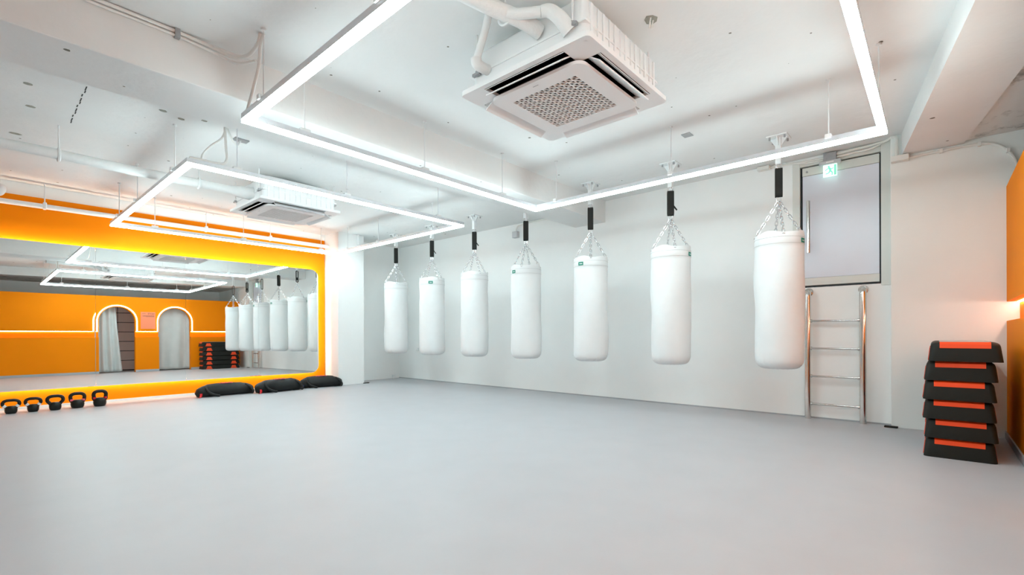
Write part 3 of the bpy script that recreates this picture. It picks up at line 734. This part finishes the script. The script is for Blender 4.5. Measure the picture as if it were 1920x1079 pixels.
# small fittings by the far corner
tag(MB().box(5.60, 5.66, 8.165, YM, .012, .07).box(5.607, 5.622, 8.16, 8.18, .0, .02).box(5.638, 5.653, 8.16, 8.18, .0, .02).build('wall_socket', 'white_plastic', smooth=0), 'tiny white socket at floor level in the far corner', 'socket')
m = MB().box(5.745, XB, 7.555, 7.60, .56, .62).box(5.725, 5.75, 7.563, 7.592, .565, .585)
tag(m.build('wall_hook', 'white_plastic', smooth=0), 'small white hook on the wall between the two farthest bags', 'hook')
tag(MB().box(4.66, 4.77, 7.695, 7.735, 0, .012).build('floor_strip', 'black_plastic', smooth=0, bevel=.003), 'small black rubber strip on the floor by the column', 'rubber strip')
tag(MB().box(5.61, 5.665, .27, .37, 0, .014).build('floor_strip', 'black_plastic', smooth=0, bevel=.003), 'small black rubber strip on the floor right of the ladder', 'rubber strip')

# ------------------------------------------------------------------ stacked aerobic step platforms
ST_L, ST_W, ST_H = 1.0, .375, .1335
def step_meshes():
    # cross-section along the long sides: black shell tapering upwards with rounded shoulders
    hw, hl = ST_W / 2, ST_L / 2
    m = MB(); rows = []
    prof = [(0, 0.), (.0, .006), (.012, .104), (.017, .118), (.027, .128), (.042, ST_H)]
    vs = []; nn = None
    for inset, z in prof:
        p = rsq(1, .001, 1)
        pts = []
        a, b, r = hl - inset * 1.05, hw - inset * .9, .045 if z > .1 else .03
        for q in range(4):
            sx, sy = (1 if q in (0, 3) else -1), (1 if q in (0, 1) else -1)
            for k in range(5):
                an = q * PI / 2 + k * PI / 8
                pts.append((sx * (a - r) + r * math.cos(an), sy * (b - r) + r * math.sin(an), z))
        nn = len(pts); vs += pts
    fs = [tuple(range(nn - 1, -1, -1)), tuple((len(prof) - 1) * nn + i for i in range(nn))]
    for Lr in range(len(prof) - 1): fs += [(Lr * nn + i, Lr * nn + (i + 1) % nn, (Lr + 1) * nn + (i + 1) % nn, (Lr + 1) * nn + i) for i in range(nn)]
    shell = m.add(vs, fs).mesh('shell', 'black_plastic', 45)
    # orange grip along the top edge of each short end
    tx = lambda z: hl - 1.05 * (.012 * z / .104)
    e = MB(); z0, z1 = .092, ST_H
    for yy in (1,):
        A = [(-tx(z0) - .004, -.128, z0), (-tx(z0) - .004, .128, z0), (-tx(.12) - .003, .128, .120), (-tx(.12) - .003, -.128, .120), (-(hl - .032), .128, z1 + .001), (-(hl - .032), -.128, z1 + .001),
             (-(hl - .09), .128, z1 + .001), (-(hl - .09), -.128, z1 + .001), (-(hl - .09), -.128, z0), (-(hl - .09), .128, z0)]
        e.add(A, [(0, 3, 2, 1), (3, 5, 4, 2), (5, 7, 6, 4), (7, 8, 9, 6), (0, 1, 9, 8), (0, 8, 7, 5, 3), (1, 2, 4, 6, 9)])
    grip = e.mesh('grip_strip', 'orange_rubber', 0)
    # orange trapezoid foot on a long side
    fmb = MB()
    yo = lambda z: hw - .9 * (.012 * z / .104) + .004
    P = [(-.085, .004), (.085, .004), (.060, .050), (.048, .092), (-.048, .092), (-.060, .050)]
    fmb.add([(p, yo(q), q) for p, q in P] + [(p, yo(q) - .03, q) for p, q in P], [tuple(range(5, -1, -1)), tuple(range(6, 12))] + [(i, (i + 1) % 6, 6 + (i + 1) % 6, 6 + i) for i in range(6)])
    foot = fmb.mesh('foot', 'orange_rubber', 0)
    mat_ = MB().prism([(-hl + .10, -hw + .06), (hl - .10, -hw + .06), (hl - .10, hw - .06), (-hl + .10, hw - .06)], XY, ST_H - .002, ST_H + .003).mesh('tread', 'grey_base', 0)
    return shell, grip, foot, mat_
shell, grip, foot, tread = step_meshes()
stk = [(0, 0, 0.), (.004, -.003, .3), (.0, .002, -.2), (-.002, .004, .2), (.006, -.008, -.4), (-.008, -.026, .3)]
where = ['lowest', 'second from the floor', 'third from the floor', 'third from the top', 'second from the top', 'topmost']
for k, (dx, dy, rz) in enumerate(stk):
    t = thing('step_platform', 'black aerobic step platform with orange grips, ' + where[k] + ' of the stack', 'step platform', (4.985 + dx, -.1125 + dy, k * (ST_H + .0015)), math.radians(rz), 'stack of step platforms')
    link('shell', shell, t)
    g = link('grip_strip', grip, t); g2 = link('grip_strip', grip, t); g2.rotation_euler = (0, 0, PI)
    for s in (0, 1):
        for x in (-.33, .33):
            f = link('foot', foot, t); f.rotation_euler = (0, 0, s * PI); f.location = (x, 0, 0)
    if k == 5: link('tread', tread, t)

# ------------------------------------------------------------------ kettlebells
def kettlebell(label, x, y, H, hwid, bw, bandmat, rz):
    t = thing('kettlebell', label, 'kettlebell', (x, y, 0), rz, 'kettlebells by the mirror')
    br = bw / 2; bh = H * .52
    prof = [(0, 0), (br * .72, 0), (br * .80, .004), (br * .95, bh * .22), (br, bh * .48), (br * .96, bh * .70), (br * .80, bh * .88), (br * .5, bh * .985), (0, bh)]
    MB().lathe(prof, 28).build('body', 'black_iron', t, smooth=60)
    r = H * .096; W = hwid / 2 - r; top = H - r
    pts = [(-br * .70, 0, bh * .72), (-br * .90, 0, bh * .92), (-W * .97, 0, bh * 1.14), (-W, 0, bh + (top - bh) * .50), (-W * .86, 0, bh + (top - bh) * .80), (-W * .48, 0, top - r * .10), (0, 0, top)]
    pts += [(-a, b, c) for a, b, c in pts[-2::-1]]
    MB().tube(smooth_path(pts, 5), r, 12, up=(0, 1, 0)).build('handle', 'black_iron', t, smooth=60)
    if bandmat:
        for s in (-1, 1):
            a, b = Vector((s * br * .84, 0, bh * .86)), Vector((s * W * .93, 0, bh * 1.08))
            o = MB().tube([a, b], r * 1.07, 12).build('colour_band', bandmat, t)
KB = [(.283, 7.79, .165, .163, .105, 'white_paint', .02), (.46, 7.79, .168, .156, .100, 'white_paint', -.05), (.642, 7.76, .182, .170, .110, None, .04), (.84, 7.79, .192, .164, .128, 'pink', -.03), (1.045, 7.775, .205, .158, .128, 'red', .05)]
KL = ['black kettlebell with white bands, leftmost of the row', 'black kettlebell with white bands, second from the left', 'all black kettlebell in the middle of the row', 'black kettlebell with pink bands on its handle', 'black kettlebell with dark red bands, nearest the sandbags']
for a, l in zip(KB, KL): kettlebell(l, *a)

# ------------------------------------------------------------------ black training sandbags
def sandbag(label, x0, x1, y, r, rz, seed, tagmat):
    rnd = random.Random(seed); L = x1 - x0
    t = thing('training_sandbag', label, 'sandbag', ((x0 + x1) / 2, y, 0), rz, 'sandbags along the mirror wall')
    n, nr = 30, 22; vs = []; ph = [rnd.uniform(0, 6) for _ in range(5)]
    for i in range(n + 1):
        u = i / n; s = 2 * u - 1
        e = (1 - abs(s) ** 5.0) ** .5 if abs(s) < 1 else 0
        rad = r * max(e, .30 if 0 < i < n else .02)
        if abs(s) > .84: rad = r * (.80 - .34 * (abs(s) - .84) / .16) if 0 < i < n else .004
        for k in range(nr):
            a = k * 2 * PI / nr
            rr = rad * (1 + .05 * math.sin(3 * a + ph[0] + 5 * u) + .035 * math.sin(9 * u + ph[1]) + .03 * math.sin(2 * a + 13 * u + ph[2]))
            yy = 1.10 * rr * math.cos(a); zz = rr * math.sin(a)
            zc = r * .93 - .03 * abs(s) ** 3 * (1 if abs(s) > .6 else 0)
            vs.append((s * L / 2, yy, max(.002, zc + zz)))
    fs = [(i * nr + k, i * nr + (k + 1) % nr, (i + 1) * nr + (k + 1) % nr, (i + 1) * nr + k) for i in range(n) for k in range(nr)]
    fs += [tuple(range(nr)), tuple(n * nr + k for k in range(nr))]
    MB().add(vs, fs).build('body', 'black_vinyl', t, smooth=70)
    # grab handles
    for s, spread in ((-1, .16), (1, .10)):
        xx = s * L * .36
        pts = [(xx + .02, -r * .55, r * 1.62), (xx + .01, -r * 1.02, r * 1.2), (xx + .05, -r * 1.35, r * .6), (xx + .12, -r * 1.55, .024), (xx + .16, -r * 1.60, .016)] if s < 0 else \
              [(xx - .03, -r * .55, r * 1.6), (xx + .02, -r * 1.05, r * 1.15), (xx + .05, -r * 1.28, r * .6), (xx + .05, -r * 1.36, .03), (xx + .035, -r * 1.40, .016)]
        MB().tube(smooth_path(pts, 5), [.020 - .006 * abs(k - 10) / 10 for k in range(21)], 10).build('grab_handle', 'black_vinyl', t, smooth=70)
    pts = [(-L * .43, -r * .92, r * .62), (-L * .435, -r * 1.08, r * .35), (-L * .45, -r * 1.2, .012), (-L * .49, -r * 1.36, .006)]
    P = smooth_path(pts, 4); vs = []
    for p in P: vs += [p + Vector((-.016, 0, 0)), p + Vector((.016, .004, 0))]
    o = MB().add(vs, [(2 * k, 2 * k + 1, 2 * k + 3, 2 * k + 2) for k in range(len(P) - 1)]).build('strap', tagmat, t, smooth=60)
    sm = o.modifiers.new('solid', 'SOLIDIFY'); sm.thickness = .003
    m = MB()
    for k in range(7):
        a0 = -.09 + k * .026
        m.box(a0, a0 + .018, -.045, -.005, r * 1.93, r * 1.93 + .008 + .003 * (k % 2))
    o = m.build('printed_lettering', 'pink', t, smooth=0); o['kind'] = 'stuff'
    return t
sandbag('black training sandbag with red strap, nearest the kettlebells', 2.06, 2.84, 7.78, .092, .02, 1, 'red')
sandbag('black training sandbag in the middle, resting over its neighbour', 2.80, 3.52, 7.66, .099, .05, 2, 'red')
sandbag('black training sandbag with blue patch against the column', 3.53, 4.24, 7.75, .096, -.20, 3, 'blue')
